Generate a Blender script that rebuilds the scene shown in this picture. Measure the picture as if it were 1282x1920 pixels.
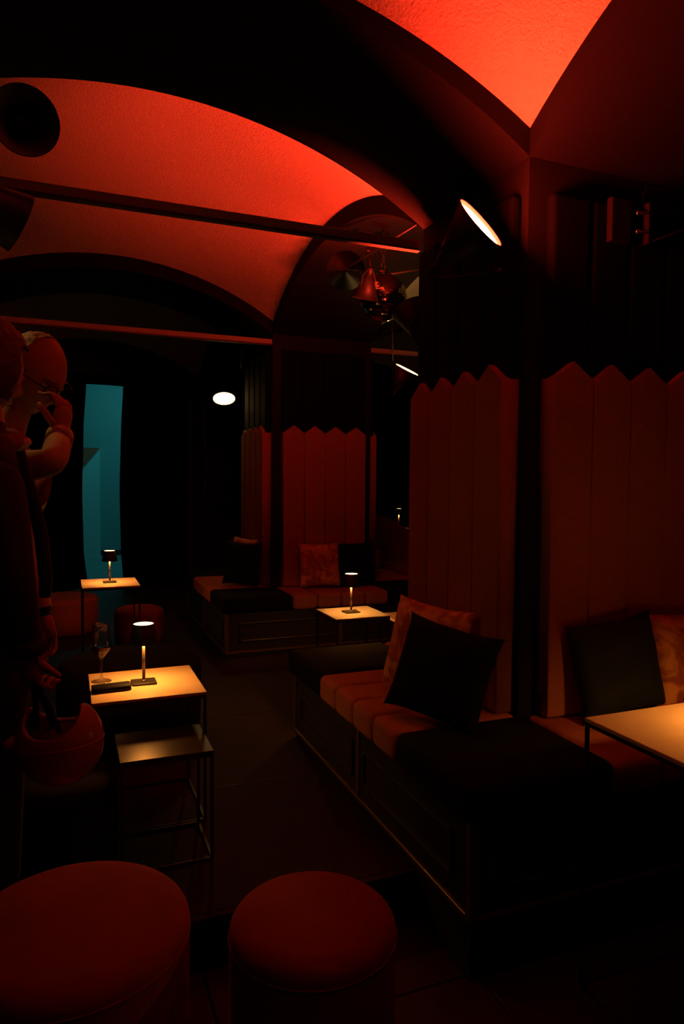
import bpy, bmesh, math, random
from mathutils import Vector, Matrix, noise

random.seed(7)
for o in list(bpy.data.objects):
    bpy.data.objects.remove(o)
SC = bpy.context.scene
COL = SC.collection

# ------------------------------------------------------------------ camera
CAM_F, CAM_YAW, CAM_PITCH, CAM_ROLL, CAM_H = 1295.0, 0.3813, 0.0463, 0.0085, 1.382
_cy, _sy, _cp, _sp = math.cos(CAM_YAW), math.sin(CAM_YAW), math.cos(CAM_PITCH), math.sin(CAM_PITCH)
FWD = Vector((_sy * _cp, _cy * _cp, -_sp))
_R0 = Vector((_cy, -_sy, 0.0))
_U0 = _R0.cross(FWD)
RGT = math.cos(CAM_ROLL) * _R0 + math.sin(CAM_ROLL) * _U0
UPV = -math.sin(CAM_ROLL) * _R0 + math.cos(CAM_ROLL) * _U0
EYE = Vector((0, 0, CAM_H))
cam_data = bpy.data.cameras.new('camera')
cam_data.sensor_fit = 'VERTICAL'
cam_data.sensor_height = 36.0
cam_data.lens = 36.0 * CAM_F / 1920.0
cam_data.clip_start = 0.02
cam_data.clip_end = 80
cam = bpy.data.objects.new('camera', cam_data)
COL.objects.link(cam)
cam.matrix_world = Matrix(((RGT.x, UPV.x, -FWD.x, EYE.x), (RGT.y, UPV.y, -FWD.y, EYE.y), (RGT.z, UPV.z, -FWD.z, EYE.z), (0, 0, 0, 1)))
SC.camera = cam


def at(u, v, k):
    """world point seen at photo pixel (u, v), k metres in front of the camera"""
    return EYE + k * (FWD + RGT * ((u - 641) / CAM_F) - UPV * ((v - 960) / CAM_F))


# ------------------------------------------------------------------ world, exposure
world = bpy.data.worlds.new('world')
SC.world = world
world.use_nodes = True
world.node_tree.nodes['Background'].inputs[0].default_value = (0, 0, 0, 1)
world.node_tree.nodes['Background'].inputs[1].default_value = 0.0
SC.view_settings.view_transform = 'Standard'
SC.view_settings.look = 'None'
SC.view_settings.exposure = 0.0
SC.view_settings.gamma = 1.0
SC.view_settings.use_curve_mapping = False
SC.cycles.use_denoising = True
SC.cycles.adaptive_threshold = 0.025
SC.cycles.max_bounces = 6
SC.cycles.diffuse_bounces = 3
SC.cycles.glossy_bounces = 4
SC.cycles.transmission_bounces = 8
SC.cycles.sample_clamp_indirect = 3.0
SC.cycles.caustics_reflective = False
SC.cycles.caustics_refractive = False

# light levels of the place's own lamps (radiance of the emitting faces)
RED = (1.0, 0.034, 0.012)
WARM = (1.0, 0.33, 0.055)
L_SPOT_NEAR = 360.0
L_SPOT_BACK = 5000.0
L_SPOT_MID = 45.0
L_TABLE_DOWN = 250.0
L_TABLE_TOP = 10.0
L_CONE_WARM = 15.0
L_TEAL = 2.3


# ------------------------------------------------------------------ materials
def mat(name, col, rough=0.6, metal=0.0, bump=0.0, bscale=60.0, vary=0.0, vscale=4.0, spec=0.5, sheen=0.0, coat=0.0):
    m = bpy.data.materials.new(name)
    m.use_nodes = True
    nt = m.node_tree
    b = nt.nodes['Principled BSDF']
    b.inputs['Base Color'].default_value = (*col, 1)
    b.inputs['Roughness'].default_value = rough
    b.inputs['Metallic'].default_value = metal
    b.inputs['Specular IOR Level'].default_value = spec
    if sheen:
        b.inputs['Sheen Weight'].default_value = sheen
        b.inputs['Sheen Roughness'].default_value = 0.4
        b.inputs['Sheen Tint'].default_value = (*[min(1, c * 1.6 + .05) for c in col], 1)
    if coat:
        b.inputs['Coat Weight'].default_value = coat
    tc = None
    if bump or vary:
        tc = nt.nodes.new('ShaderNodeTexCoord')
    if vary:
        n = nt.nodes.new('ShaderNodeTexNoise')
        n.inputs['Scale'].default_value = vscale
        n.inputs['Detail'].default_value = 5
        r = nt.nodes.new('ShaderNodeValToRGB')
        r.color_ramp.elements[0].position = .3
        r.color_ramp.elements[1].position = .7
        r.color_ramp.elements[0].color = (*[c * (1 - vary) for c in col], 1)
        r.color_ramp.elements[1].color = (*[min(1, c * (1 + vary)) for c in col], 1)
        nt.links.new(tc.outputs['Object'], n.inputs['Vector'])
        nt.links.new(n.outputs['Fac'], r.inputs['Fac'])
        nt.links.new(r.outputs['Color'], b.inputs['Base Color'])
    if bump:
        n = nt.nodes.new('ShaderNodeTexNoise')
        n.inputs['Scale'].default_value = bscale
        n.inputs['Detail'].default_value = 4
        bp = nt.nodes.new('ShaderNodeBump')
        bp.inputs['Strength'].default_value = bump
        bp.inputs['Distance'].default_value = .01
        nt.links.new(tc.outputs['Object'], n.inputs['Vector'])
        nt.links.new(n.outputs['Fac'], bp.inputs['Height'])
        nt.links.new(bp.outputs['Normal'], b.inputs['Normal'])
    return m


def emit(name, col, strength):
    m = bpy.data.materials.new(name)
    m.use_nodes = True
    nt = m.node_tree
    for n in list(nt.nodes):
        nt.nodes.remove(n)
    e = nt.nodes.new('ShaderNodeEmission')
    e.inputs[0].default_value = (*col, 1)
    e.inputs[1].default_value = strength
    o = nt.nodes.new('ShaderNodeOutputMaterial')
    nt.links.new(e.outputs[0], o.inputs[0])
    return m


M = {}
M['vault'] = mat('cream stucco', (.72, .62, .50), .9, bump=1.0, bscale=80, vary=.05, vscale=30, spec=.15)
M['arch'] = mat('dark painted plaster', (.010, .007, .007), .85, bump=.15, bscale=60, spec=.12)
M['pillar'] = mat('dark brown pillar plaster', (.011, .007, .006), .75, bump=.1, bscale=50, spec=.2)
M['clad'] = mat('black stained wood slat', (.003, .0025, .0025), .8, bump=.1, bscale=40, spec=.1)
M['coral'] = mat('coral woven upholstery', (.42, .15, .085), .95, bump=.25, bscale=500, vary=.08, vscale=60, spec=.1)
M['velvet_dark'] = mat('black green velvet', (.005, .006, .005), .85, bump=.1, bscale=300, spec=.15, sheen=.05)
M['base'] = mat('dark green lacquer panel', (.026, .024, .018), .38, bump=.04, bscale=30, spec=.5)
M['rail'] = mat('bronze metal trim', (.19, .12, .085), .4, metal=.6)
M['plinth'] = mat('black plinth', (.006, .005, .005), .7)
M['floor_hi'] = mat('brown stone slab', (.026, .015, .010), .55, bump=.06, bscale=18, vary=.22, vscale=3.5, spec=.18)
M['floor_lo'] = mat('dark stone tile', (.042, .022, .018), .55, bump=.05, bscale=20, vary=.15, vscale=3, spec=.2)
M['riser'] = mat('black riser', (.006, .005, .005), .7)
M['wall'] = mat('black painted wall', (.010, .008, .008), .7, bump=.1, bscale=40)
M['curtain'] = mat('black velvet curtain', (.006, .005, .006), .9, bump=.1, bscale=200, spec=.1)
M['bar'] = mat('painted steel rail', (.42, .36, .33), .5, spec=.4)
M['barlip'] = mat('dark rail lip', (.05, .04, .03), .6)
M['black'] = mat('black powder coated steel', (.012, .011, .011), .52, spec=.35)
M['shade_in'] = mat('dark lamp inner', (.10, .085, .08), .5)
M['tabletop'] = mat('cream lacquered table top', (.72, .57, .36), .38, bump=.02, bscale=120, vary=.04, vscale=15, spec=.45)
M['tabletop_grey'] = mat('pale grey table top', (.40, .40, .34), .4, bump=.02, bscale=120, spec=.4)
M['tabletop_dark'] = mat('brown brushed table top', (.022, .016, .010), .3, spec=.35, bump=.05, bscale=150)
M['tablelegs'] = mat('dark bronze table frame', (.05, .034, .026), .32, metal=.5)
M['lamp_stem'] = mat('brushed dark aluminium', (.22, .17, .12), .3, metal=.8)
M['lamp_base'] = mat('dark grey lamp base', (.018, .015, .012), .5, spec=.25)
M['glow_down'] = emit('lamp led', WARM, L_TABLE_DOWN)
M['glow_top'] = emit('lamp top diffuser', (1.0, .56, .2), L_TABLE_TOP)
M['glow_red_near'] = emit('red spot near', RED, L_SPOT_NEAR)
M['glow_red_back'] = emit('red spot back', RED, L_SPOT_BACK)
M['glow_red_mid'] = emit('red spot mid', RED, L_SPOT_MID)
M['glow_warm'] = emit('warm cone lamp', (1.0, .55, .17), L_CONE_WARM)
M['glow_warm2'] = emit('warm cone lamp edge', (1.0, .5, .14), 26.0)
M['glow_warm3'] = emit('warm cone lamp left', (1.0, .5, .13), 110.0)
M['shade_white'] = mat('white lamp inner', (.8, .78, .74), .6)
M['glow_teal'] = emit('teal corridor light', (.045, .55, .60), L_TEAL)
M['pouf'] = mat('coral velvet pouf', (.28, .055, .03), .9, bump=.15, bscale=350, vary=.06, vscale=12, spec=.12, sheen=.15)
M['pouf_black'] = mat('black velvet pouf', (.008, .007, .007), .9, bump=.1, bscale=350, spec=.1)
M['cush_dark'] = mat('dark petrol velvet', (.018, .028, .027), .75, bump=.2, bscale=120, vary=.2, vscale=9, spec=.2, sheen=.12)
M['cush_black'] = mat('black velvet cushion', (.004, .0035, .0035), .85, bump=.2, bscale=120, spec=.2)
M['chrome'] = mat('chrome bolt', (.8, .75, .72), .15, metal=1.0)
M['mirror'] = mat('mirror tile', (.85, .82, .78), .06, metal=1.0)
M['ball_grout'] = mat('mirror ball core', (.02, .02, .02), .6)
M['teal_wall'] = mat('pale corridor wall', (.42, .46, .45), .85, bump=.1, bscale=60)
M['teal_light'] = mat('white corridor block', (.80, .80, .78), .85)
M['teal_floor'] = mat('corridor floor', (.30, .33, .32), .5, vary=.1)
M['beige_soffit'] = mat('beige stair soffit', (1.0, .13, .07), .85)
M['skin'] = mat('skin', (.52, .27, .19), .55, bump=.08, bscale=90, spec=.35)
M['skin_dark'] = mat('skin in hand', (.48, .24, .17), .55, bump=.08, bscale=90, spec=.3)
M['hair_grey'] = mat('grey blond hair', (.42, .30, .20), .6, bump=.6, bscale=140)
M['hair_dark'] = mat('brown hair', (.10, .05, .035), .55, bump=.6, bscale=140)
M['shirt'] = mat('cream shirt', (.62, .50, .38), .85, bump=.25, bscale=35)
M['coat'] = mat('dark brown coat', (.030, .022, .020), .85, bump=.3, bscale=25)
M['coat_trim'] = mat('coat edge', (.012, .010, .010), .8)
M['trouser'] = mat('black trousers', (.008, .007, .008), .85)
M['scarf'] = mat('rust scarf', (.22, .08, .06), .9, bump=.4, bscale=60)
M['helmet'] = mat('glossy light helmet shell', (.50, .30, .28), .28, spec=.5, coat=.3)
M['strap'] = mat('black webbing strap', (.008, .008, .008), .7)
M['phone'] = mat('black glossy case', (.006, .006, .006), .55, spec=.15)
M['lens'] = mat('glasses frame', (.010, .010, .010), .3)
M['frame'] = mat('bronze picture frame', (.22, .12, .09), .35, metal=.5)
M['picture'] = mat('dark framed picture', (.012, .010, .012), .25)


def glass_mat(name, col, rough=0.0, ior=1.45):
    m = bpy.data.materials.new(name)
    m.use_nodes = True
    b = m.node_tree.nodes['Principled BSDF']
    b.inputs['Base Color'].default_value = (*col, 1)
    b.inputs['Roughness'].default_value = rough
    b.inputs['IOR'].default_value = ior
    b.inputs['Transmission Weight'].default_value = 1.0
    return m


def thin_glass(name, tint=(.93, .93, .93)):
    m = bpy.data.materials.new(name)
    m.use_nodes = True
    nt = m.node_tree
    for n in list(nt.nodes):
        nt.nodes.remove(n)
    t = nt.nodes.new('ShaderNodeBsdfTransparent')
    t.inputs[0].default_value = (*tint, 1)
    g = nt.nodes.new('ShaderNodeBsdfGlossy')
    g.inputs['Roughness'].default_value = .03
    lw = nt.nodes.new('ShaderNodeLayerWeight')
    pw = nt.nodes.new('ShaderNodeMath')
    pw.operation = 'POWER'
    pw.inputs[1].default_value = 3.0
    nt.links.new(lw.outputs['Facing'], pw.inputs[0])
    f = nt.nodes.new('ShaderNodeMath')
    f.operation = 'MULTIPLY_ADD'
    f.inputs[1].default_value = .85
    f.inputs[2].default_value = .08
    nt.links.new(pw.outputs[0], f.inputs[0])
    x = nt.nodes.new('ShaderNodeMixShader')
    o = nt.nodes.new('ShaderNodeOutputMaterial')
    nt.links.new(f.outputs[0], x.inputs[0])
    nt.links.new(t.outputs[0], x.inputs[1])
    nt.links.new(g.outputs[0], x.inputs[2])
    nt.links.new(x.outputs[0], o.inputs[0])
    return m


M['glass'] = thin_glass('clear glass')
M['wine'] = thin_glass('rose wine', (.9, .45, .25))
M['bulb'] = glass_mat('unlit bulb glass', (.9, .85, .8))


def velvet(name, dark, light):
    m = mat(name, dark, .55, bump=.5, bscale=14, spec=.3, sheen=.5)
    nt = m.node_tree
    b = nt.nodes['Principled BSDF']
    tc = nt.nodes.new('ShaderNodeTexCoord')
    n = nt.nodes.new('ShaderNodeTexNoise')
    n.inputs['Scale'].default_value = 11
    n.inputs['Detail'].default_value = 6
    n.inputs['Distortion'].default_value = 1.4
    r = nt.nodes.new('ShaderNodeValToRGB')
    r.color_ramp.elements[0].position = .42
    r.color_ramp.elements[1].position = .6
    r.color_ramp.elements[0].color = (*dark, 1)
    r.color_ramp.elements[1].color = (*light, 1)
    nt.links.new(tc.outputs['Object'], n.inputs['Vector'])
    nt.links.new(n.outputs['Fac'], r.inputs['Fac'])
    nt.links.new(r.outputs['Color'], b.inputs['Base Color'])
    return m


M['cush_orange'] = velvet('crushed orange velvet', (.48, .14, .045), (.92, .46, .13))


# ------------------------------------------------------------------ object helpers
def obj(name, me, m, parent=None, smooth=False, loc=None):
    o = bpy.data.objects.new(name, me)
    COL.objects.link(o)
    if m is not None and not me.materials:
        me.materials.append(m)
    if smooth:
        for p in me.polygons:
            p.use_smooth = True
    if parent is not None:
        o.parent = parent
    if loc is not None:
        o.location = loc
    return o


def tag(o, label=None, cat=None, group=None, kind=None):
    if label:
        o['label'] = label
    if cat:
        o['category'] = cat
    if group:
        o['group'] = group
    if kind:
        o['kind'] = kind
    return o


def thing(name, loc, label, cat, group=None, rz=0.0):
    o = bpy.data.objects.new(name, None)
    o.empty_display_size = .05
    COL.objects.link(o)
    o.location = loc
    o.rotation_euler = (0, 0, rz)
    return tag(o, label, cat, group)


def bm_mesh(bm, name='mesh'):
    me = bpy.data.meshes.new(name)
    bmesh.ops.recalc_face_normals(bm, faces=bm.faces[:])
    bm.to_mesh(me)
    bm.free()
    return me


def box_bm(x0, x1, y0, y1, z0, z1, bev=0.0, seg=2, bm=None):
    own = bm is None
    bm = bm or bmesh.new()
    r = bmesh.ops.create_cube(bm, size=1)
    for v in r['verts']:
        v.co = Vector((x0 + (v.co.x + .5) * (x1 - x0), y0 + (v.co.y + .5) * (y1 - y0), z0 + (v.co.z + .5) * (z1 - z0)))
    if bev:
        es = [e for e in bm.edges if all(v in r['verts'] for v in e.verts)]
        bmesh.ops.bevel(bm, geom=es, offset=bev, segments=seg, profile=.5, affect='EDGES')
    return bm


def box(name, x0, x1, y0, y1, z0, z1, m, parent=None, bev=0.0, seg=2, smooth=False):
    return obj(name, bm_mesh(box_bm(x0, x1, y0, y1, z0, z1, bev, seg), name), m, parent, smooth)


def prism(name, pts, axis, a0, a1, m, parent=None, bev=0.0, smooth=False):
    """pts: 2D outline; axis: extrude axis. x: pts=(y,z), y: pts=(x,z), z: pts=(x,y)"""
    bm = bmesh.new()

    def mk(p, a):
        return {'x': (a, p[0], p[1]), 'y': (p[0], a, p[1]), 'z': (p[0], p[1], a)}[axis]
    A = [bm.verts.new(mk(p, a0)) for p in pts]
    B = [bm.verts.new(mk(p, a1)) for p in pts]
    n = len(pts)
    bm.faces.new(A)
    bm.faces.new(B[::-1])
    for i in range(n):
        bm.faces.new((A[i], B[i], B[(i + 1) % n], A[(i + 1) % n]))
    if bev:
        bmesh.ops.recalc_face_normals(bm, faces=bm.faces[:])
        bmesh.ops.bevel(bm, geom=bm.edges[:], offset=bev, segments=3, profile=.5, affect='EDGES', clamp_overlap=True)
    return obj(name, bm_mesh(bm, name), m, parent, smooth)


def lathe_mesh(prof, n=40, name='lathe', cap=True):
    """prof: list of (r, z)"""
    bm = bmesh.new()
    rings = []
    for r, z in prof:
        if r < 1e-5:
            rings.append([bm.verts.new((0, 0, z))])
        else:
            rings.append([bm.verts.new((r * math.cos(2 * math.pi * i / n), r * math.sin(2 * math.pi * i / n), z)) for i in range(n)])
    for a, b in zip(rings[:-1], rings[1:]):
        for i in range(n):
            j = (i + 1) % n
            if len(a) == 1 and len(b) == 1:
                continue
            if len(a) == 1:
                bm.faces.new((a[0], b[i], b[j]))
            elif len(b) == 1:
                bm.faces.new((a[i], a[j], b[0]))
            else:
                bm.faces.new((a[i], a[j], b[j], b[i]))
    if cap:
        for rg in (rings[0], rings[-1]):
            if len(rg) > 1:
                bm.faces.new(rg)
    return bm_mesh(bm, name)


def tube_bm(pts, r, n=10, bm=None, closed=False):
    bm = bm or bmesh.new()
    pts = [Vector(p) for p in pts]
    rad = r if isinstance(r, (list, tuple)) else [r] * len(pts)
    rings = []
    prev = None
    for i, p in enumerate(pts):
        if closed:
            d = pts[(i + 1) % len(pts)] - pts[i - 1]
        else:
            d = pts[min(i + 1, len(pts) - 1)] - pts[max(i - 1, 0)]
        d.normalize()
        if prev is None:
            a = d.orthogonal().normalized()
        else:
            a = (prev - d * prev.dot(d)).normalized()
        prev = a
        b = d.cross(a)
        rings.append([bm.verts.new(p + rad[i] * (a * math.cos(2 * math.pi * k / n) + b * math.sin(2 * math.pi * k / n))) for k in range(n)])
    rr = rings + ([rings[0]] if closed else [])
    for A, B in zip(rr[:-1], rr[1:]):
        for k in range(n):
            bm.faces.new((A[k], A[(k + 1) % n], B[(k + 1) % n], B[k]))
    if not closed:
        bm.faces.new(rings[0][::-1])
        bm.faces.new(rings[-1])
    return bm


def tube(name, pts, r, m, parent=None, n=10, closed=False):
    return obj(name, bm_mesh(tube_bm(pts, r, n, None, closed), name), m, parent, True)


def copy_tree(o, parent=None):
    c = o.copy()
    COL.objects.link(c)
    c.parent = parent
    for ch in list(o.children):
        copy_tree(ch, c)
    return c


def aim(direction):
    """rotation matrix turning +Z to direction"""
    return Vector(direction).normalized().to_track_quat('Z', 'Y').to_matrix().to_4x4()


# ------------------------------------------------------------------ the shell
LOW = -.164                 # lower floor, platform is z = 0
EDGE = 2.114                # edge of the platform
PX, PY = 2.0905, 2.6277     # centre of the near pillar
HX, HY = .4535, .414
GAP = 3.467                 # pillar spacing both ways
SPRING, BAND, RISE = 2.607, .105, .388
NORTH = PY + 2 * GAP - HY   # far wall
WEST, EAST, SOUTH = PX - GAP, PX + GAP, -1.5


def arc(t, half, rise=RISE):
    R = (half * half + rise * rise) / (2 * rise)
    return math.sqrt(max(0, R * R - t * t)) - (R - rise)


def arch(name, axis, s0, s1, t0, t1):
    """solid arch spanning s0..s1 along axis, thickness t0..t1"""
    N = 44
    c, h = (s0 + s1) / 2, (s1 - s0) / 2
    bm = bmesh.new()
    lo0, lo1, hi0, hi1 = [], [], [], []
    for i in range(N + 1):
        s = s0 + (s1 - s0) * i / N
        z = SPRING + arc(s - c, h)
        zt = SPRING + BAND + RISE + .35
        for L, t, zz in ((lo0, t0, z), (lo1, t1, z), (hi0, t0, zt), (hi1, t1, zt)):
            L.append(bm.verts.new((s, t, zz) if axis == 'x' else (t, s, zz)))
    for i in range(N):
        bm.faces.new((lo0[i], lo0[i + 1], lo1[i + 1], lo1[i]))
        bm.faces.new((hi0[i], hi0[i + 1], hi1[i + 1], hi1[i]))
        bm.faces.new((lo0[i], lo0[i + 1], hi0[i + 1], hi0[i]))
        bm.faces.new((lo1[i], lo1[i + 1], hi1[i + 1], hi1[i]))
    bm.faces.new((lo0[0], lo1[0], hi1[0], hi0[0]))
    bm.faces.new((lo0[N], lo1[N], hi1[N], hi0[N]))
    o = obj(name, bm_mesh(bm, name), M['arch'])
    return tag(o, kind='structure')


def vault(x0, x1, y0, y1, parent, rise=RISE):
    N = 36
    cx, cy, hx, hy = (x0 + x1) / 2, (y0 + y1) / 2, (x1 - x0) / 2, (y1 - y0) / 2
    bm = bmesh.new()
    g = [[None] * (N + 1) for _ in range(N + 1)]
    for i in range(N + 1):
        for j in range(N + 1):
            x = x0 + (x1 - x0) * i / N
            y = y0 + (y1 - y0) * j / N
            z = SPRING + BAND + arc(x - cx, hx, rise) + arc(y - cy, hy)
            g[i][j] = bm.verts.new((x, y, z))
    for i in range(N):
        for j in range(N):
            bm.faces.new((g[i][j], g[i][j + 1], g[i + 1][j + 1], g[i + 1][j]))
    return obj('vault_bay', bm_mesh(bm, 'vault'), M['vault'], parent, True)


ceiling = bpy.data.objects.new('ceiling', None)
COL.objects.link(ceiling)
tag(ceiling, 'cream stucco vaulted ceiling in cells between dark arches', kind='structure')
XB = [(PX - GAP + HX, PX - HX), (PX + HX, PX + GAP - HX)]                      # bays west, east
YB = [(PY - GAP + HY, PY - HY), (PY + HY, PY + GAP - HY), (PY + GAP + HY, PY + 2 * GAP - HY)]
for xb in XB:
    for yb in YB:
        vault(*xb, *yb, ceiling, .345 if yb is YB[0] else RISE)
for xb in XB:
    for k in range(-1, 2):
        arch('arch', 'x', xb[0], xb[1], PY + k * GAP - HY, PY + k * GAP + HY)
for yb in YB:
    for k in (-1, 0, 1):
        arch('arch', 'y', yb[0], yb[1], PX + k * GAP - HX, PX + k * GAP + HX)


def pillar(cx, cy):
    bm = box_bm(cx - HX, cx + HX, cy - HY, cy + HY, LOW if cy < EDGE + .6 else 0, SPRING + .001)
    o = obj('pillar', bm_mesh(bm, 'pillar'), M['pillar'])
    tag(o, kind='structure')
    t = box('arch_crossing', cx - HX, cx + HX, cy - HY, cy + HY, SPRING, SPRING + BAND + RISE + .35, M['arch'], o)
    return o


for k in (0, 1):
    pillar(PX, PY + k * GAP)

# floors
floor = box('floor', WEST - .6, EAST + .6, SOUTH - .1, NORTH + .2, LOW - .12, LOW - .02, M['riser'])
tag(floor, kind='structure')
T = .8
ys = [(SOUTH, -.607), (-.607, .193), (.193, .993), (.993, 1.793), (1.793, EDGE)]
x = 1.187 - 3 * T
while x < 3.6:
    for y0, y1 in ys:
        box('tile', x + .002, x + T - .002, y0 + .002, y1 - .002, LOW - .02, LOW, M['floor_lo'], floor, .003, 1)
    x += T
plat = box('floor_platform', WEST - .5, EAST + .5, EDGE + .012, NORTH + .1, LOW - .02, -.024, M['riser'])
tag(plat, kind='structure')
box('nosing', WEST - .5, EAST + .5, EDGE, EDGE + .03, -.03, 0, M['floor_hi'], plat, .004, 2)
seam = [EDGE + .03, 3.023, 3.93, 4.84, 5.75, 6.66, 7.57, 8.48, NORTH + .1]
xs = [-1.9, -.35, 1.2, 2.75, 4.3, 5.8]
for y0, y1 in zip(seam[:-1], seam[1:]):
    for x0, x1 in zip(xs[:-1], xs[1:]):
        box('slab', x0 + .0015, x1 - .0015, y0 + .0015, y1 - .0015, -.024, 0, M['floor_hi'], plat, .002, 1)
st = box('trim_1', -1.2, 1.1, 3.0215, 3.0245, -.01, .0012, M['rail'])
tag(st, kind='structure')

# outer walls
for nm, a in (('wall_south', (WEST - .6, EAST + .6, SOUTH - .15, SOUTH, LOW, 3.6)),
              ('wall_west', (WEST - .6, WEST - .1, SOUTH, NORTH + .15, LOW, 3.6)),
              ('wall_east', (EAST + .1, EAST + .6, SOUTH, NORTH + .15, LOW, 3.6))):
    tag(box(nm, *a, M['wall']), kind='structure')
OX0, OX1, OZ = .10, .80, 2.56          # doorway in the far wall behind the curtains
wn = bmesh.new()
box_bm(WEST - .6, OX0, NORTH, NORTH + .15, 0, 3.7, bm=wn)
box_bm(OX1, EAST + .6, NORTH, NORTH + .15, 0, 3.7, bm=wn)
box_bm(OX0, OX1, NORTH, NORTH + .15, OZ, 3.7, bm=wn)
tag(obj('wall_north', bm_mesh(wn, 'wall'), M['wall']), kind='structure')

# corridor behind the doorway, lit teal
CY0, CY1 = NORTH + .15, 13.0
tag(box('corridor_floor', -2.0, 2.4, CY0, CY1, -.06, 0, M['teal_floor']), kind='structure')
tag(box('wall_corridor_end', -2.0, 2.4, CY1, CY1 + .1, 0, 3.7, M['teal_wall']), kind='structure')
tag(box('wall_corridor_east', 2.4, 2.5, CY0, CY1, 0, 3.7, M['teal_wall']), kind='structure')
tag(box('wall_corridor_west', -2.1, -2.0, CY0, CY1, 0, 3.7, M['teal_wall']), kind='structure')
tag(box('ceiling_corridor', -2.1, 2.5, CY0, CY1 + .1, 3.6, 3.7, M['teal_wall']), kind='structure')
tag(box('baseboard_corridor', -2.0, 2.4, CY1 - .02, CY1, 0, .09, M['barlip']), kind='structure')
e = at(187, 840, 1)
d = e - EYE
k = (CY1 - .35) / d.y
cx0 = d.x * k
z838 = CAM_H + d.z * k
blk = box('wall_corridor_block', -2.0, cx0, CY1 - .35, CY1 - .021, 0, z838, M['teal_light'])
tag(blk, kind='structure')
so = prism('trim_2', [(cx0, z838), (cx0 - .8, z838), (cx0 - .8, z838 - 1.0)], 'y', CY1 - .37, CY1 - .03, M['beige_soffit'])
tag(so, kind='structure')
cl = thing('corridor_light', (1.2, 11.4, 3.55), 'teal glowing ceiling panel in the corridor behind the curtains', 'light')
box('panel_glow', -.8, .8, -.8, .8, -.02, 0, M['glow_teal'], cl)
box('housing', -.83, .83, -.83, .83, 0, .05, M['black'], cl)


# curtains at the doorway
def curtain(name, xin, xout, label, side):
    """xin(z) gives the free edge"""
    NZ, NX = 26, 46
    bm = bmesh.new()
    g = []
    for i in range(NZ + 1):
        z = .015 + (2.62 - .015) * i / NZ
        row = []
        for j in range(NX + 1):
            t = j / NX
            xx = xin(z) + (xout - xin(z)) * t
            yy = NORTH - .10 + .035 * math.sin(t * 42 + .6 * math.sin(z * 1.3)) * (0.35 + .65 * t ** .3)
            row.append(bm.verts.new((xx, yy, z)))
        g.append(row)
    for i in range(NZ):
        for j in range(NX):
            bm.faces.new((g[i][j], g[i][j + 1], g[i + 1][j + 1], g[i + 1][j]))
    bmesh.ops.solidify(bm, geom=bm.faces[:], thickness=.008)
    o = obj(name, bm_mesh(bm, name), M['curtain'], None, True)
    return tag(o, label, 'curtain', 'curtains at the teal doorway')


def lerp_pts(pts):
    def f(z):
        for (z0, x0), (z1, x1) in zip(pts[:-1], pts[1:]):
            if z <= z1:
                t = max(0, (z - z0) / (z1 - z0))
                t = t * t * (3 - 2 * t)
                return x0 + (x1 - x0) * t
        return pts[-1][1]
    return f


curtain('curtain', lerp_pts([(0, .25), (.55, .205), (1.2, .195), (1.9, .215), (2.6, .252)]), -.95, 'black velvet curtain left of the teal doorway', -1)
curtain('curtain', lerp_pts([(0, .67), (.55, .642), (1.2, .632), (1.89, .648), (1.9, .652), (2.6, .682)]), 1.45, 'black velvet curtain right of the teal doorway', 1)
rail = thing('curtain_rail', (.3, NORTH - .1, 2.6), 'black curved pelmet rail over the doorway curtains', 'rail')
bm = bmesh.new()
for i in range(24):
    x0 = -1.25 + 2.4 * i / 24
    x1 = -1.25 + 2.4 * (i + 1) / 24
    zc = -.075 - .045 * ((x0 - .0) ** 2)
    box_bm(x0, x1, -.06, -.01, zc, .05, bm=bm)
obj('pelmet', bm_mesh(bm, 'pelmet'), M['curtain'], rail)
tube('rod', [(-1.25, .0, .0), (1.15, .0, .0)], .012, M['black'], rail)

# framed dark picture on the far wall
pf = thing('picture_frame', (1.694, NORTH, 1.07), 'large dark picture in a thin bronze frame on the far wall', 'picture')
w_, h_ = 1.1, 1.31
box('picture', .02, w_ - .02, -.018, -.004, .02, h_ - .02, M['picture'], pf)
for a in ((0, .025, 0, h_), (w_ - .025, w_, 0, h_), (.025, w_ - .025, 0, .025), (.025, w_ - .025, h_ - .025, h_)):
    box('frame_rail', a[0], a[1], -.03, -.002, a[2], a[3], M['frame'], pf, .003, 1)
tag(box('trim_3', 1.51, 1.53, NORTH - .02, NORTH, .0, 2.6, M['frame'], None, .003, 1), kind='structure')


# ------------------------------------------------------------------ steel rails between the pillars
def rail_bar(x0, x1, y, z, label):
    o = thing('ceiling_rail', ((x0 + x1) / 2, y, z), label, 'rail', 'steel rails spanning between the pillars')
    h = (x1 - x0) / 2
    box('bar', -h, h, -.014, .014, -.010, .030, M['bar'], o, .002, 1)
    box('lower_lip', -h, h, -.017, .017, -.022, -.010, M['barlip'], o, .001, 1)


rail_bar(XB[0][0], XB[0][1], PY + HY + .05, 2.535, 'flat steel rail across the nearer vault opening, ending at near pillar')
rail_bar(XB[0][0], XB[0][1], PY + GAP - HY + .03, 2.535, 'red-lit flat steel rail crossing behind the men, ending at far pillar')
rail_bar(XB[1][0], XB[1][1], PY + GAP - HY + .03, 2.535, 'steel rail running right from the far pillar past the mirror ball')


# ------------------------------------------------------------------ banquettes around the pillars
PW = .19
BX, BY = .9585, .8777       # half extents of the bench base
SEAT = .465
BZ0, BZ1 = .029, .344


def cushion_bm(x0, x1, y0, y1, z0, z1, r=.04, seg=4):
    return box_bm(x0, x1, y0, y1, z0, z1, r, seg)


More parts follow.
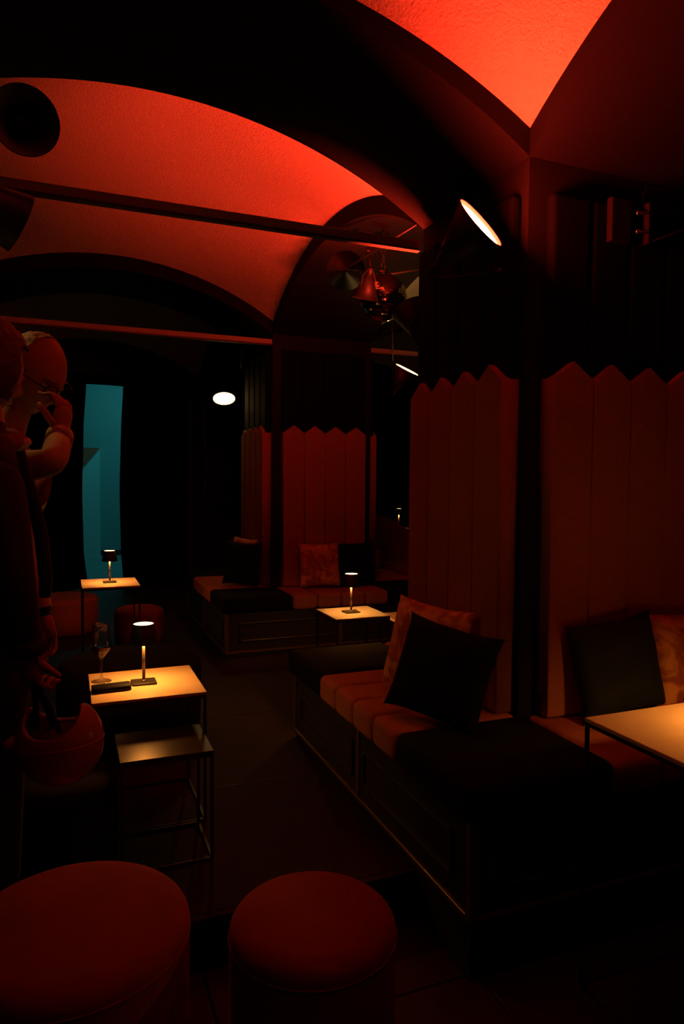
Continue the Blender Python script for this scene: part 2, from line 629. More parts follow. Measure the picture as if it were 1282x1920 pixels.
def bevel_panel(w, d, z0, zv, zp):
    """upholstered back panel, width along x centred, depth 0..-d, pointed top"""
    bm = bmesh.new()
    pts = [(-w / 2, z0), (w / 2, z0), (w / 2, zv), (0, zp), (-w / 2, zv)]
    A = [bm.verts.new((p[0], 0, p[1])) for p in pts]
    B = [bm.verts.new((p[0], -d, p[1])) for p in pts]
    n = len(pts)
    bm.faces.new(A)
    fb = bm.faces.new(B[::-1])
    for i in range(n):
        bm.faces.new((A[i], B[i], B[(i + 1) % n], A[(i + 1) % n]))
    bmesh.ops.recalc_face_normals(bm, faces=bm.faces[:])
    es = [e for e in bm.edges if all(abs(v.co.y + d) < 1e-6 for v in e.verts)]
    bmesh.ops.bevel(bm, geom=es, offset=.008, segments=3, profile=.6, affect='EDGES')
    return bm_mesh(bm, 'back_panel')


def slat_mesh(w, d, z0, z1):
    return bm_mesh(box_bm(-w / 2, w / 2, -d, 0, z0, z1, .02, 3), 'slat')


def banquette(cx, cy, label, low):
    root = thing('pillar_banquette', (cx, cy, 0), label, 'banquette', 'banquettes built around the pillars')
    z_bot = LOW if low else 0.0
    box('plinth', -BX + .014, BX - .014, -BY + .014, BY - .014, z_bot, BZ0 + .005, M['plinth'], root, .003, 1)
    base = box('base', -BX + .008, BX - .008, -BY + .008, BY - .008, BZ0, BZ1, M['base'], root, .003, 1)
    for sx in (-1, 1):
        for sy in (-1, 1):
            bm = box_bm(sx * BX - (.028 if sx > 0 else 0), sx * BX + (.028 if sx < 0 else 0), sy * BY - (.028 if sy > 0 else 0), sy * BY + (.028 if sy < 0 else 0), BZ0, BZ1, .003, 1)
            obj('corner_post', bm_mesh(bm, 'post'), M['rail'], root)
    # bottom and top rails, recessed panel mouldings, middle posts
    for side in range(4):
        ang = side * math.pi / 2
        L, D = (BX, BY) if side % 2 == 0 else (BY, BX)
        mt = Matrix.Rotation(ang, 4, 'Z')

        def put(name, bm, m, par):
            bmesh.ops.transform(bm, matrix=mt, verts=bm.verts[:])
            return obj(name, bm_mesh(bm, name), m, par)
        put('bottom_rail', box_bm(-L + .028, L - .028, -D, -D + .02, BZ0, BZ0 + .018, .002, 1), M['rail'], root)
        n = 2
        span = (2 * L - .12) / n
        for i in range(n):
            a = -L + .06 + span * i
            bm = bmesh.new()
            x0, x1, z0, z1 = a + .05, a + span - .05, BZ0 + .085, BZ1 - .075
            for (p0, p1, q0, q1) in ((x0, x1, z0, z0 + .018), (x0, x1, z1 - .018, z1), (x0, x0 + .018, z0, z1), (x1 - .018, x1, z0, z1)):
                box_bm(p0, p1, -D - .004, -D + .01, q0, q1, .005, 2, bm=bm)
            put('panel_moulding', bm, M['base'], base)
        for i in range(1, n):
            xm = -L + .06 + span * i
            put('middle_post', box_bm(xm - .012, xm + .012, -D, -D + .012, BZ0 + .018, BZ1, .002, 1), M['rail'], root)
    # seat: dark corner cushions and coral channelled runs
    OV = .03
    sx_half, sy_half = .42, .40      # half length of coral runs
    for sx in (-1, 1):
        for sy in (-1, 1):
            xo, yo = sx * (BX + OV), sy * (BY + OV)
            xi, yi = sx * sx_half, sy * sy_half
            bm = cushion_bm(min(xo, xi), max(xo, xi), min(yo, yi), max(yo, yi), BZ1, SEAT + .004, .035, 4)
            # leave out the pillar itself: cushion is notched under the pillar corner
            obj('corner_cushion', bm_mesh(bm, 'corner_cushion'), M['velvet_dark'], root, True)
    for side in range(4):
        ang = side * math.pi / 2
        half, D, P = (sx_half, BY, HY) if side % 2 == 0 else (sy_half, BX, HX)
        cw = 2 * half / 4
        mt = Matrix.Rotation(ang, 4, 'Z')
        run = None
        for i in range(4):
            bm = cushion_bm(-half + cw * i, -half + cw * (i + 1), -D - OV, -P + .01, BZ1 + .001, SEAT, .03, 4)
            bmesh.ops.transform(bm, matrix=mt, verts=bm.verts[:])
            obj('seat_channel', bm_mesh(bm, 'seat_channel'), M['coral'], root, True)
    # backs and black slatted cladding above
    pm = bevel_panel(PW - .0035, .081, .473, 1.777, 1.842)
    sm = slat_mesh(PW - .004, .05, 1.70, 2.478)
    for side in range(4):
        ang = side * math.pi / 2
        P = HY if side % 2 == 0 else HX
        for i in range(4):
            loc = Matrix.Rotation(ang, 3, 'Z') @ Vector((-1.5 * PW + PW * i, -P, 0))
            p = obj('back_panel', pm, M['coral'], root, True, loc)
            p.rotation_euler = (0, 0, ang)
            s = obj('cladding_slat', sm, M['clad'], root, False, loc)
            s.rotation_euler = (0, 0, ang)
    return root


banquette(PX, PY, 'coral channel-back banquette around the near pillar at right', True)
banquette(PX, PY + GAP, 'coral channel-back banquette around the far pillar mid picture', False)


# ------------------------------------------------------------------ cushions
def pillow(name, center, up, normal, w, h, th, m, label, group='cushions on the banquettes', seed=0):
    bm = bmesh.new()
    N = 26
    front, back = {}, {}
    for sgn, dct in ((1, front), (-1, back)):
        for i in range(N + 1):
            for j in range(N + 1):
                u, v = -1 + 2 * i / N, -1 + 2 * j / N
                edge = max(abs(u), abs(v))
                if sgn < 0 and edge > .9999:
                    dct[i, j] = front[i, j]
                    continue
                prof = (max(0, 1 - u ** 4) * max(0, 1 - v ** 4)) ** .55
                pin = 1 - .09 * (1 - abs(v) ** 2.5) * abs(u) ** 3
                pin2 = 1 - .09 * (1 - abs(u) ** 2.5) * abs(v) ** 3
                q = Vector((u * 2.2, v * 2.2, seed * 3.7))
                wr = noise.noise(q) * .10 + noise.noise(q * 2.6) * .05
                zz = sgn * (th / 2) * prof * (1 + 1.4 * wr)
                dct[i, j] = bm.verts.new((u * w / 2 * pin + wr * .03, v * h / 2 * pin2 + wr * .03, zz))
    for sgn, dct in ((1, front), (-1, back)):
        for i in range(N):
            for j in range(N):
                f = (dct[i, j], dct[i + 1, j], dct[i + 1, j + 1], dct[i, j + 1])
                bm.faces.new(f if sgn > 0 else f[::-1])
    me = bm_mesh(bm, name)
    o = obj(name, me, m, None, True)
    n = Vector(normal).normalized()
    u = Vector(up)
    u = (u - n * u.dot(n)).normalized()
    r = u.cross(n)
    o.matrix_world = Matrix(((r.x, u.x, n.x, center[0]), (r.y, u.y, n.y, center[1]), (r.z, u.z, n.z, center[2]), (0, 0, 0, 1)))
    return tag(o, label, 'cushion', group)


pillow('cushion', (1.325, 2.265, .655), (.38, .07, 1), (-.80, -.58, .34), .40, .375, .13, M['cush_black'], 'black velvet cushion in front of the coral one at the near pillar', seed=1)
pillow('cushion', (1.415, 2.555, .67), (.22, .02, 1), (-.93, -.36, .25), .42, .40, .12, M['cush_orange'], 'coral velvet cushion half hidden behind the black cushion', seed=2)
pillow('cushion', (1.965, 2.045, .675), (-.12, .10, 1), (-.12, -1, .16), .385, .375, .12, M['cush_dark'], 'dark petrol velvet cushion left of the crushed orange one', seed=3)
pillow('cushion', (2.335, 2.035, .675), (0, .16, 1), (-.05, -1, .18), .40, .385, .14, M['cush_orange'], 'crushed orange velvet cushion cut by the right picture edge', seed=4)
pillow('cushion', (2.005, 5.50, .66), (.0, .14, 1), (-.1, -1, .15), .37, .38, .13, M['cush_orange'], 'crumpled orange cushion leaning on the far banquette back', seed=5)
pillow('cushion', (2.335, 5.49, .66), (-.03, .14, 1), (.1, -1, .15), .36, .38, .13, M['cush_black'], 'black cushion beside the crumpled orange one on far banquette', seed=6)
pillow('cushion', (1.40, 5.78, .665), (.12, .1, 1), (-.5, -.85, .2), .32, .38, .12, M['cush_black'], 'black cushion on the left seat of the far banquette', seed=7)
pillow('cushion', (1.47, 5.97, .68), (.12, .05, 1), (-.8, -.5, .2), .34, .38, .11, M['cush_orange'], 'orange cushion peeking up behind the black one, far left seat', seed=8)


# ------------------------------------------------------------------ tables and table lamps
def table(name, x0, x1, y0, y1, z, zf, m_top, label, sled=True, group='small square metal tables'):
    cx, cy = (x0 + x1) / 2, (y0 + y1) / 2
    hx, hy = (x1 - x0) / 2, (y1 - y0) / 2
    t = thing(name, (cx, cy, zf), label, 'table', group)
    H = z - zf
    box('table_top', -hx, hx, -hy, hy, H - .012, H, m_top, t, .002, 2)
    q = .011
    for sx in (-1, 1):
        for sy in (-1, 1):
            a, b = sx * (hx - q / 2 - .001), sy * (hy - q / 2 - .001)
            box('leg', a - q / 2, a + q / 2, b - q / 2, b + q / 2, 0, H - .012, M['tablelegs'], t, .001, 1)
    for sx in (-1, 1):
        a = sx * (hx - q / 2 - .001)
        if sled:
            box('foot_rail', a - q / 2, a + q / 2, -hy + q, hy - q, 0, q, M['tablelegs'], t, .001, 1)
        box('top_rail', a - q / 2, a + q / 2, -hy + q, hy - q, H - .024, H - .012, M['tablelegs'], t, .001, 1)
    for sy in (-1, 1):
        b = sy * (hy - q / 2 - .001)
        if sled:
            box('foot_rail', -hx + q, hx - q, b - q / 2, b + q / 2, 0, q, M['tablelegs'], t, .001, 1)
        box('top_rail', -hx + q, hx - q, b - q / 2, b + q / 2, H - .024, H - .012, M['tablelegs'], t, .001, 1)
    return t


T1Z = .53
table('side_table', .085, .52, 2.735, 3.16, T1Z, 0, M['tabletop'], 'cream square table carrying the wine glass and lit lamp')
table('side_table', .165, .49, 2.44, 2.73, .405, 0, M['tabletop_dark'], 'lower dark brown table in front of the wine glass table')
T2Z = .60
table('side_table', .105, .505, 5.20, 5.65, T2Z, 0, M['tabletop'], 'cream lamp table in front of the teal doorway')
T3Z = .50
table('side_table', 1.585, 1.965, 4.035, 4.41, T3Z, 0, M['tabletop_grey'], 'pale lamp table before the far banquette')
table('side_table', 2.10, 2.45, 4.225, 4.51, .42, 0, M['tabletop'], 'low orange-lit table right of the far lamp table')
T4Z = .67
table('side_table', 1.453, 1.98, 1.11, 1.638, T4Z, LOW, M['tabletop'], 'tall cream table at the right picture edge')
table('side_table', 1.78, 2.12, 8.25, 8.80, .56, 0, M['tabletop_dark'], 'small dark table behind the far banquette')
T6Z = .775
table('side_table', 3.77, 4.12, 7.72, 8.07, T6Z, 0, M['tabletop_dark'], 'dark lamp table in the gap between the pillars')

_lamp_meshes = {}


def table_lamp(loc, label, h=.25):
    t = thing('table_lamp', loc, label, 'lamp', 'cordless table lamps')
    s = h / .25
    if not _lamp_meshes:
        _lamp_meshes['base'] = bm_mesh(box_bm(-.05, .05, -.042, .042, 0, .009, .004, 2), 'lamp_base')
        _lamp_meshes['stem'] = bm_mesh(tube_bm([(0, 0, .006), (0, 0, .182)], .0065, 14), 'stem')
        _lamp_meshes['button'] = lathe_mesh([(.011, .008), (.011, .012), (.007, .0145), (0, .0145)], 20, 'collar')
        _lamp_meshes['shade'] = lathe_mesh([(.060, .168), (.0425, .25), (.0405, .25), (.058, .168), (.060, .168)], 48, 'shade', False)
        _lamp_meshes['led'] = lathe_mesh([(.0, .166), (.012, .167), (.022, .171), (.028, .178), (.029, .186), (0, .186)], 32, 'led')
        _lamp_meshes['plate'] = lathe_mesh([(.0, .1865), (.0545, .1865), (.054, .189), (0, .189)], 40, 'plate')
        _lamp_meshes['top'] = lathe_mesh([(.0, .2468), (.0405, .2468), (.0405, .2478), (0, .2478)], 40, 'top_diffuser')
    for nm, key, m, sm in (('base', 'base', M['lamp_base'], False), ('stem', 'stem', M['lamp_stem'], True), ('collar', 'button', M['lamp_stem'], True),
                           ('shade', 'shade', M['black'], True), ('led_disc', 'led', M['glow_down'], False), ('inner_plate', 'plate', M['shade_in'], False),
                           ('top_diffuser', 'top', M['glow_top'], False)):
        o = obj(nm, _lamp_meshes[key], m, t, sm)
    t.scale = (s, s, s)
    return t


table_lamp((.297, 2.945, T1Z), 'lit black-shaded lamp beside the wine glass', .25)
table_lamp((.305, 5.43, T2Z), 'lit black-shaded lamp before the teal doorway', .24)
table_lamp((1.765, 4.225, T3Z), 'lit black-shaded lamp before the far banquette', .26)
table_lamp((1.85, 1.40, T4Z), 'lit lamp on the tall table, out at right edge', .25)
table_lamp((3.945, 7.892, T6Z), 'distant small lamp glowing in the gap between the pillars', .25)


# ------------------------------------------------------------------ poufs
def pouf(loc, r, h, m, label, group, taper=.0):
    e = .06
    prof = [(0, 0), (r * (1 - taper) - .02, 0), (r * (1 - taper), .02), (r, h * .35), (r, h - e)]
    for i in range(1, 7):
        a = i / 6 * math.pi / 2
        prof.append((r - e + e * math.cos(a), h - e + e * .75 * math.sin(a)))
    prof += [(r * .4, h - .008), (0, h - .006)]
    o = thing('pouf', loc, label, 'pouf', group)
    obj('body', lathe_mesh(prof, 64, 'pouf', False), m, o, True)
    tube('piping', [(math.cos(2 * math.pi * i / 48) * (r + .0005), math.sin(2 * math.pi * i / 48) * (r + .0005), h - e - .012) for i in range(48)], .0028, m, o, 6, True)
    return o


G1 = 'round upholstered poufs'
pouf((.01, 1.815, LOW), .285, .464, M['pouf'], 'large round coral pouf in the lower left corner', G1, .08)
pouf((.583, 1.632, LOW), .214, .455, M['pouf'], 'round coral pouf at bottom centre', G1, .05)
pouf((.565, 5.95, 0), .2, .32, M['pouf'], 'small round pouf right of the doorway lamp table', G1, .03)
pouf((-.01, 6.62, 0), .28, .345, M['pouf'], 'wide round pouf behind the men, left of doorway table', G1, .03)
pouf((.32, 3.86, 0), .375, .42, M['pouf_black'], 'wide black pouf behind the wine glass table', G1, .02)
pouf((-.025, 2.57, 0), .182, .36, M['pouf_black'], 'black pouf under the hanging helmet', G1, .02)

# dim rounded armchair beyond, between the pillars
ac = thing('armchair', (3.50, 7.05, 0), 'dim dark red rounded armchair in the gap between the pillars', 'chair')
box('seat', -.3, .3, -.3, .28, .2, .44, M['pouf'], ac, .06, 3, True)
prism('backrest', [(-.36, .3), (.36, .3), (.38, .66), (.28, .80), (.05, .93), (-.15, 1.0), (-.30, 1.02), (-.37, .97)], 'y', .22, .36, M['pouf'], ac, .04, True)
for sx in (-1, 1):
    box('armrest', sx * .32 - .05, sx * .32 + .05, -.28, .25, .2, .62, M['pouf'], ac, .04, 3, True)
    for sy in (-1, 1):
        box('leg', sx * .25 - .02, sx * .25 + .02, sy * .24 - .02, sy * .24 + .02, 0, .21, M['black'], ac, .004, 1)

# ------------------------------------------------------------------ wine glass, case
wg = thing('wine_glass', (.134, 3.03, T1Z), 'wine glass with a little rose wine on the lamp table', 'glass')
outer = [(.0, .0), (.041, .0), (.041, .0015), (.03, .004), (.012, .009), (.0055, .02), (.0045, .05), (.0045, .088), (.008, .097), (.022, .112), (.036, .129), (.0425, .140), (.0435, .150), (.041, .175), (.0365, .205), (.0315, .243)]
inner = [(.0305, .243), (.0355, .205), (.040, .175), (.0422, .150), (.041, .141), (.035, .131), (.021, .1145), (.007, .101), (0, .0985)]
obj('bowl_and_stem', lathe_mesh(outer + inner, 56, 'glass', False), M['glass'], wg, True)
obj('wine', lathe_mesh([(0, .0988), (.0068, .1013), (.0207, .1148), (.0347, .1313), (.0406, .1412), (.0408, .1418), (0, .1418)], 56, 'wine', False), M['wine'], wg, True)
ph = thing('glasses_case', (.165, 2.885, T1Z), 'black slim case lying on the table edge by the lamp', 'case', None, .06)
box('lower_shell', -.075, .075, -.03, .03, 0, .012, M['phone'], ph, .005, 3, True)
box('lid', -.075, .075, -.03, .03, .0125, .024, M['phone'], ph, .007, 3, True)


# ------------------------------------------------------------------ cone lamps
def cone_lamp(mouth, axis, mount, label, D=.215, L=.2, glow=None, group='black cone lamps', bulb=False, mid=None, rec=.004):
    """mouth centre, axis pointing out of the mouth, mount: end of the arm"""
    mouth = Vector(mouth)
    axis = Vector(axis).normalized()
    t = thing('cone_lamp', mouth, label, 'lamp', group)
    R = D / 2
    rot = aim(axis)
    prof = [(.018, -L), (.024, -L + .01), (R, 0), (R - .003, 0), (.022, -L + .014), (.0, -L + .014)]
    sh = obj('shade', lathe_mesh(prof, 56, 'shade', False), M['black'], t, True)
    sh.matrix_local = rot
    rf = obj('reflector', lathe_mesh([(.0, -L + .0145), (.021, -L + .0145), (R - .0035, -.001), (R - .0042, -.001), (.0205, -L + .0155), (0, -L + .0155)], 48, 'reflector', False), M['shade_white'] if glow else M['shade_in'], t, True)
    rf.matrix_local = rot
    cap = obj('socket', lathe_mesh([(0, -L - .04), (.016, -L - .04), (.018, -L - .035), (.018, -L + .004), (0, -L + .004)], 28, 'socket', False), M['black'], t, True)
    cap.matrix_local = rot
    if glow:
        g = obj('light_disc', lathe_mesh([(0, -rec - .004), (R * (1 - rec / L) - .007, -rec - .004), (R * (1 - rec / L) - .007, -rec), (0, -rec)], 44, 'disc', False), glow, t)
        g.matrix_local = rot
    if bulb or not glow:
        b = obj('bulb', lathe_mesh([(0, -.05), (.018, -.054), (.028, -.07), (.030, -.085), (.022, -.105), (.012, -.125), (.012, -.15), (0, -.15)], 28, 'bulb', False), M['bulb'], t, True)
        b.matrix_local = rot
    # fork bracket
    s = Vector((1, 0, 0))
    pts = [Vector((R * .62, 0, -L * .42)), Vector((R * .62, 0, -L * .9)), Vector((R * .2, 0, -L * 1.25)), Vector((-R * .2, 0, -L * 1.25)), Vector((-R * .62, 0, -L * .9)), Vector((-R * .62, 0, -L * .42))]
    f = tube('fork', pts, .004, M['black'], t, 8)
    f.matrix_local = rot
    a = rot @ Vector((0, 0, -L * 1.25))
    path = [a] + ([Vector(mid) - mouth] if mid else []) + [Vector(mount) - mouth]
    tube('arm', path, .006, M['black'], t, 10)
    mm = Vector(mount) - mouth
    k = obj('mount_knob', lathe_mesh([(0, -.012), (.016, -.012), (.018, 0), (.016, .012), (0, .012)], 20, 'knob', False), M['black'], t, True)
    k.location = mm
    return t


n1 = (RGT * .77 + UPV * .64 - FWD * .60)
s1 = at(902, 417, 2.40)
cone_lamp(s1, n1, (1.585, 2.32, 2.20), 'black cone spotlight glowing red, aimed up beside the near pillar', glow=M['glow_red_near'], rec=.011, mid=(1.36, 2.36, 2.16))
cone_lamp(at(772, 580, 3.5), (-.12, .40, .90), (1.70, 3.08, 2.08), 'upturned red cone lamp peeking from behind the near pillar', glow=M['glow_red_back'], rec=.12)
cone_lamp(at(648, 508, 4.6), (at(690, 540, 1) - EYE), at(788, 416, 3.55), 'black cone lamp seen from behind left of the mirror ball', D=.255, L=.23, glow=M['glow_red_mid'], rec=.02)
cone_lamp(at(684, 561, 4.15), (-.1, .25, -1), at(690, 470, 4.2), 'small downturned cone lamp overlapping the mirror ball', D=.17, L=.14)
n5 = (-FWD * .80 + RGT * .45 - UPV * .35)
cone_lamp(at(47, 226, 2.0), n5, at(-90, 150, 2.2), 'unlit cone lamp showing its bulb, top left corner', D=.19, L=.2)
n6 = (RGT * .70 - UPV * .32 + FWD * .62)
cone_lamp(at(38, 420, 2.0), n6, at(-160, 330, 2.0), 'unlit black cone lamp cut by the left edge under the rail', D=.175, L=.24)
cone_lamp((-.55, 2.75, 2.36), (.45, -.50, -.68), (-.75, 2.9, 2.75), 'warm lit head of the lamp cluster, just beyond left edge', glow=M['glow_warm3'], rec=.12)
nw = (-FWD * .42 - UPV * .9 + RGT * .1)
cone_lamp(at(420, 748, 7.0), nw, (1.6, 6.7, 2.32), 'downturned lamp glowing warm yellow left of the far pillar', D=.23, glow=M['glow_warm'])
ne = (UPV * .87 + RGT * .45 - FWD * .30)
cone_lamp(at(764, 693, 5.5), ne, (2.46, 5.1, SPRING + .355), 'warm lamp seen edge-on in the gap right of the far pillar', D=.22, glow=M['glow_warm2'])


# wall bracket with bolts (lamp mounts above the backs)
def bracket(loc, rz, label, arm_to):
    t = thing('wall_bracket', loc, label, 'bracket', 'lamp brackets on the pillars', rz)
    box('back_board', -.13, -.03, -.03, 0, -.085, .085, M['pillar'], t, .006, 2)
    box('plate', .035, .055, -.05, 0, -.08, .08, M['pillar'], t, .003, 1)
    for s in (-1, 1):
        b = obj('bolt', lathe_mesh([(0, 0), (.011, 0), (.011, .012), (.006, .016), (.006, .05), (0, .05)], 20, 'bolt', False), M['chrome'], t, True)
        b.location = (-.012, -.03, s * .036)
        b.rotation_euler = (0, math.radians(90), math.radians(-20))
    tube('cable', [(.035, -.02, .075), (.033, -.02, .12), (.05, -.02, .145), (.1, -.02, .15), (.35, -.02, .16)], .003, M['black'], t, 8)
    tube('arm', [(.045, -.03, -.07), arm_to], .006, M['black'], t, 8)
    return t


bracket((2.095, PY - HY - .05, 2.40), 0, 'lamp bracket with two bolts on the near pillar, right side', (.45, -.05, .09))
bracket((PX - HX - .05, PY + GAP + .42, 2.49), -math.pi / 2, 'lamp bracket with two bolts on the far pillar, left side', (.3, -.1, .09))

# ------------------------------------------------------------------ mirror ball
bc = at(718, 558, 4.42)
mb = thing('mirror_ball', bc, 'mirror ball hanging in the arch left of the near pillar', 'mirror ball')
R = .150
bm = bmesh.new()
NL = 34
for i in range(NL):
    t0, t1 = math.pi * i / NL, math.pi * (i + 1) / NL
    tm = (t0 + t1) / 2
    n = max(4, int(round(2 * math.pi * math.sin(tm) * R / (math.pi * R / NL))))
    for j in range(n):
        p0, p1 = 2 * math.pi * (j + .04) / n, 2 * math.pi * (j + .96) / n
        a0, a1 = t0 + .06 * (t1 - t0), t1 - .06 * (t1 - t0)
        P = [(a0, p0), (a1, p0), (a1, p1), (a0, p1)]
        vs = [bm.verts.new((R * math.sin(a) * math.cos(p), R * math.sin(a) * math.sin(p), R * math.cos(a))) for a, p in P]
        c = sum((v.co for v in vs), Vector()) / 4
        ax = Vector((random.uniform(-1, 1), random.uniform(-1, 1), random.uniform(-1, 1))).normalized()
        rt = Matrix.Rotation(random.uniform(-.10, .10), 3, ax)
        for v in vs:
            v.co = c + rt @ (v.co - c)
        bm.faces.new(vs)
o = obj('mirror_tiles', bm_mesh(bm, 'tiles'), M['mirror'], mb)
tag(o, kind='stuff')
core = bmesh.new()
bmesh.ops.create_uvsphere(core, u_segments=40, v_segments=24, radius=R - .0035)
obj('core', bm_mesh(core, 'core'), M['ball_grout'], mb, True)
obj('cap', lathe_mesh([(0, .14), (.03, .145), (.03, .165), (.02, .175), (0, .175)], 24, 'cap', False), M['chrome'], mb, True)
for k_, zc in enumerate((.20, .245, .29)):
    pts = []
    for i in range(16):
        a = 2 * math.pi * i / 16
        q = Vector((.013 * math.cos(a), 0, .03 * math.sin(a)))
        if k_ % 2:
            q = Vector((0, q.x, q.z))
        pts.append(q + Vector((0, 0, zc)))
    tube('chain_link', pts, .003, M['chrome'], mb, 6, True)
top = SPRING + arc(bc.y - (YB[1][0] + YB[1][1]) / 2, (YB[1][1] - YB[1][0]) / 2) - bc.z
box('motor', -.045, .045, -.03, .03, .315, .36, M['black'], mb, .006, 2)
tube('hanger', [(0, 0, .36), (0, 0, top + .005)], .008, M['black'], mb, 8)

tr = thing('tie_rod', at(775, 507, 4.8), 'thin shiny rod running behind the mirror ball to the pillar', 'rod')
a_, b_ = at(690, 521, 4.66), at(850, 495, 4.95)
tube('rod', [a_ - tr.location, b_ - tr.location], .005, M['bar'], tr, 8)
for p in (a_, b_):
    kx = obj('end_knob', lathe_mesh([(0, -.01), (.012, -.01), (.012, .01), (0, .01)], 16, 'knob', False), M['black'], tr, True)
    kx.location = p - tr.location


# ------------------------------------------------------------------ people
def skin_mesh(verts, edges, radii, root=0, sub=2, name='body'):
    me = bpy.data.meshes.new(name)
    me.from_pydata([tuple(v) for v in verts], edges, [])
    o = bpy.data.objects.new(name, me)
    COL.objects.link(o)
    o.modifiers.new('skin', 'SKIN')
    me.skin_vertices[0].data[0].use_root = False
    for i, r in enumerate(radii):
        d = me.skin_vertices[0].data[i]
        d.radius = r if isinstance(r, tuple) else (r, r)
        d.use_root = (i == root)
    s = o.modifiers.new('sub', 'SUBSURF')
    s.levels = sub
    s.render_levels = sub
    dg = bpy.context.evaluated_depsgraph_get()
    dg.update()
    out = bpy.data.meshes.new_from_object(o.evaluated_get(dg))
    bpy.data.objects.remove(o)
    for p in out.polygons:
        p.use_smooth = True
    return out


def chain(*seq):
    """seq of (point, radius) -> verts, edges, radii"""
    return [Vector(p) for p, r in seq], [(i, i + 1) for i in range(len(seq) - 1)], [r for p, r in seq]


def head_mesh(name='head'):
    """face looks to +X, up +Z, origin at the head's middle; about 0.235 m tall"""
    bm = bmesh.new()
    bmesh.ops.create_uvsphere(bm, u_segments=56, v_segments=44, radius=1)

    def g(p, c, s):
        return math.exp(-sum(((a - b) / k) ** 2 for a, b, k in zip(p, c, s)))
    for v in bm.verts:
        p = v.co.copy()
        x, y, z = p
        q = Vector((x * .097, y * .077, z * .118))
        if z < 0:                                  # jaw narrows
            q.y *= 1 - .30 * (-z) ** 1.5
            if x < 0:
                q.x *= 1 - .45 * (-z) ** 1.2
            else:
                q.x *= 1 + .02 * (-z)
        if z > .1 and x < 0:
            q.x *= 1.05
        q.x += .026 * g(p, (.98, 0, -.20), (.30, .15, .16))      # nose
        q.x += .012 * g(p, (.98, 0, -.02), (.35, .11, .2))
        q.x += .007 * g(p, (.95, 0, .22), (.4, .5, .11))         # brow
        for s in (-1, 1):
            q.x -= .012 * g(p, (.9, s * .38, .03), (.35, .17, .10))   # eye sockets
            q.y += s * .004 * g(p, (.6, s * .75, -.22), (.35, .3, .2))
        q.x += .008 * g(p, (.9, 0, -.52), (.35, .3, .07))        # lips
        q.x -= .006 * g(p, (.9, 0, -.60), (.35, .3, .05))
        q.x += .012 * g(p, (.7, 0, -.86), (.4, .35, .16))        # chin
        v.co = q
    return bm_mesh(bm, name)


def ear_mesh(side):
    bm = bmesh.new()
    bmesh.ops.create_uvsphere(bm, u_segments=20, v_segments=14, radius=1)
    for v in bm.verts:
        x, y, z = v.co
        d = 1 - .45 * math.exp(-((x / .5) ** 2 + (z / .55) ** 2))
        v.co = Vector((x * .018 - .006, side * (.076 + .010 * y * side * d), z * .030 - .006))
    return bm_mesh(bm, 'ear')


def build_head(root, center, face_dir, bow, hair_m, skin_m, bald, glasses, scale=1.0):
    f = Vector((face_dir.x, face_dir.y, 0)).normalized()
    up = Vector((0, 0, 1))
    left = up.cross(f)
    rot = Matrix((f, left, up)).transposed()
    rot = rot @ Matrix.Rotation(bow, 3, 'Y')
    mw = Matrix.Translation(Vector(center) - root.location) @ rot.to_4x4() @ Matrix.Scale(scale, 4)
    hd = obj('head', head_mesh(), skin_m, root, True)
    hd.matrix_local = mw
    for s in (-1, 1):
        e_ = obj('ear', ear_mesh(s), skin_m, hd, True)
        ey = bmesh.new()
        bmesh.ops.create_uvsphere(ey, u_segments=16, v_segments=10, radius=.0125)
        eo = obj('eye', bm_mesh(ey, 'eye'), M['shirt'], hd, True)
        eo.location = (.078, s * .031, .004)
        br = tube('eyebrow', [(.094, s * .016, .027), (.093, s * .032, .031), (.082, s * .047, .026)], [.003, .004, .002], hair_m, hd, 8)
    tube('mouth_line', [(.089, -.022, -.068), (.100, 0, -.066), (.089, .022, -.068)], [.001, .0022, .001], M['scarf'], hd, 6)
    # hair cap
    bm = bmesh.new()
    bmesh.ops.create_uvsphere(bm, u_segments=64, v_segments=48, radius=1)
    dele = []
    for v in bm.verts:
        x, y, z = v.co
        if bald:
            keep = z > -.45 and x < .22 - .18 * z
            th = .004
        else:
            keep = (z > .45 + .25 * (x > .6)) or (x < .35 and z > -.62) or (x < -.1)
            th = .020
        n_ = noise.noise(Vector((x * 9, y * 9, z * 3))) * .006
        q = Vector((x * .097, y * .077, z * .118))
        if z < 0 and not bald:
            q.x *= 1 - .15 * (-z)
        elif z < 0:
            q.y *= 1 - .30 * (-z) ** 1.5
            q.x *= 1 - .45 * (-z) ** 1.2 if x < 0 else 1
        if z > .1 and x < 0:
            q.x *= 1.05
        v.co = q + v.co.normalized() * (th + n_)
        if not keep:
            dele.append(v)
    bmesh.ops.delete(bm, geom=dele, context='VERTS')
    bmesh.ops.solidify(bm, geom=bm.faces[:], thickness=.006)
    obj('hair', bm_mesh(bm, 'hair'), hair_m, hd, True)
    if glasses:
        gl = tube('glasses', [(.112, s_ * .032 + .024 * math.cos(a), .002 + .019 * math.sin(a)) for s_ in (1,) for a in [2 * math.pi * i / 24 for i in range(24)]], .0022, M['lens'], hd, 8, True)
        tube('glasses_rim', [(.112, -.032 + .024 * math.cos(a), .002 + .019 * math.sin(a)) for a in [2 * math.pi * i / 24 for i in range(24)]], .0022, M['lens'], hd, 8, True)
        tube('glasses_bridge', [(.112, -.010, .008), (.117, 0, .010), (.112, .010, .008)], .002, M['lens'], hd, 8)
        for s in (-1, 1):
            tube('glasses_temple', [(.112, s * .055, .010), (.06, s * .080, .012), (-.01, s * .084, .012), (-.025, s * .082, -.01)], .0022, M['lens'], hd, 8)
    return hd


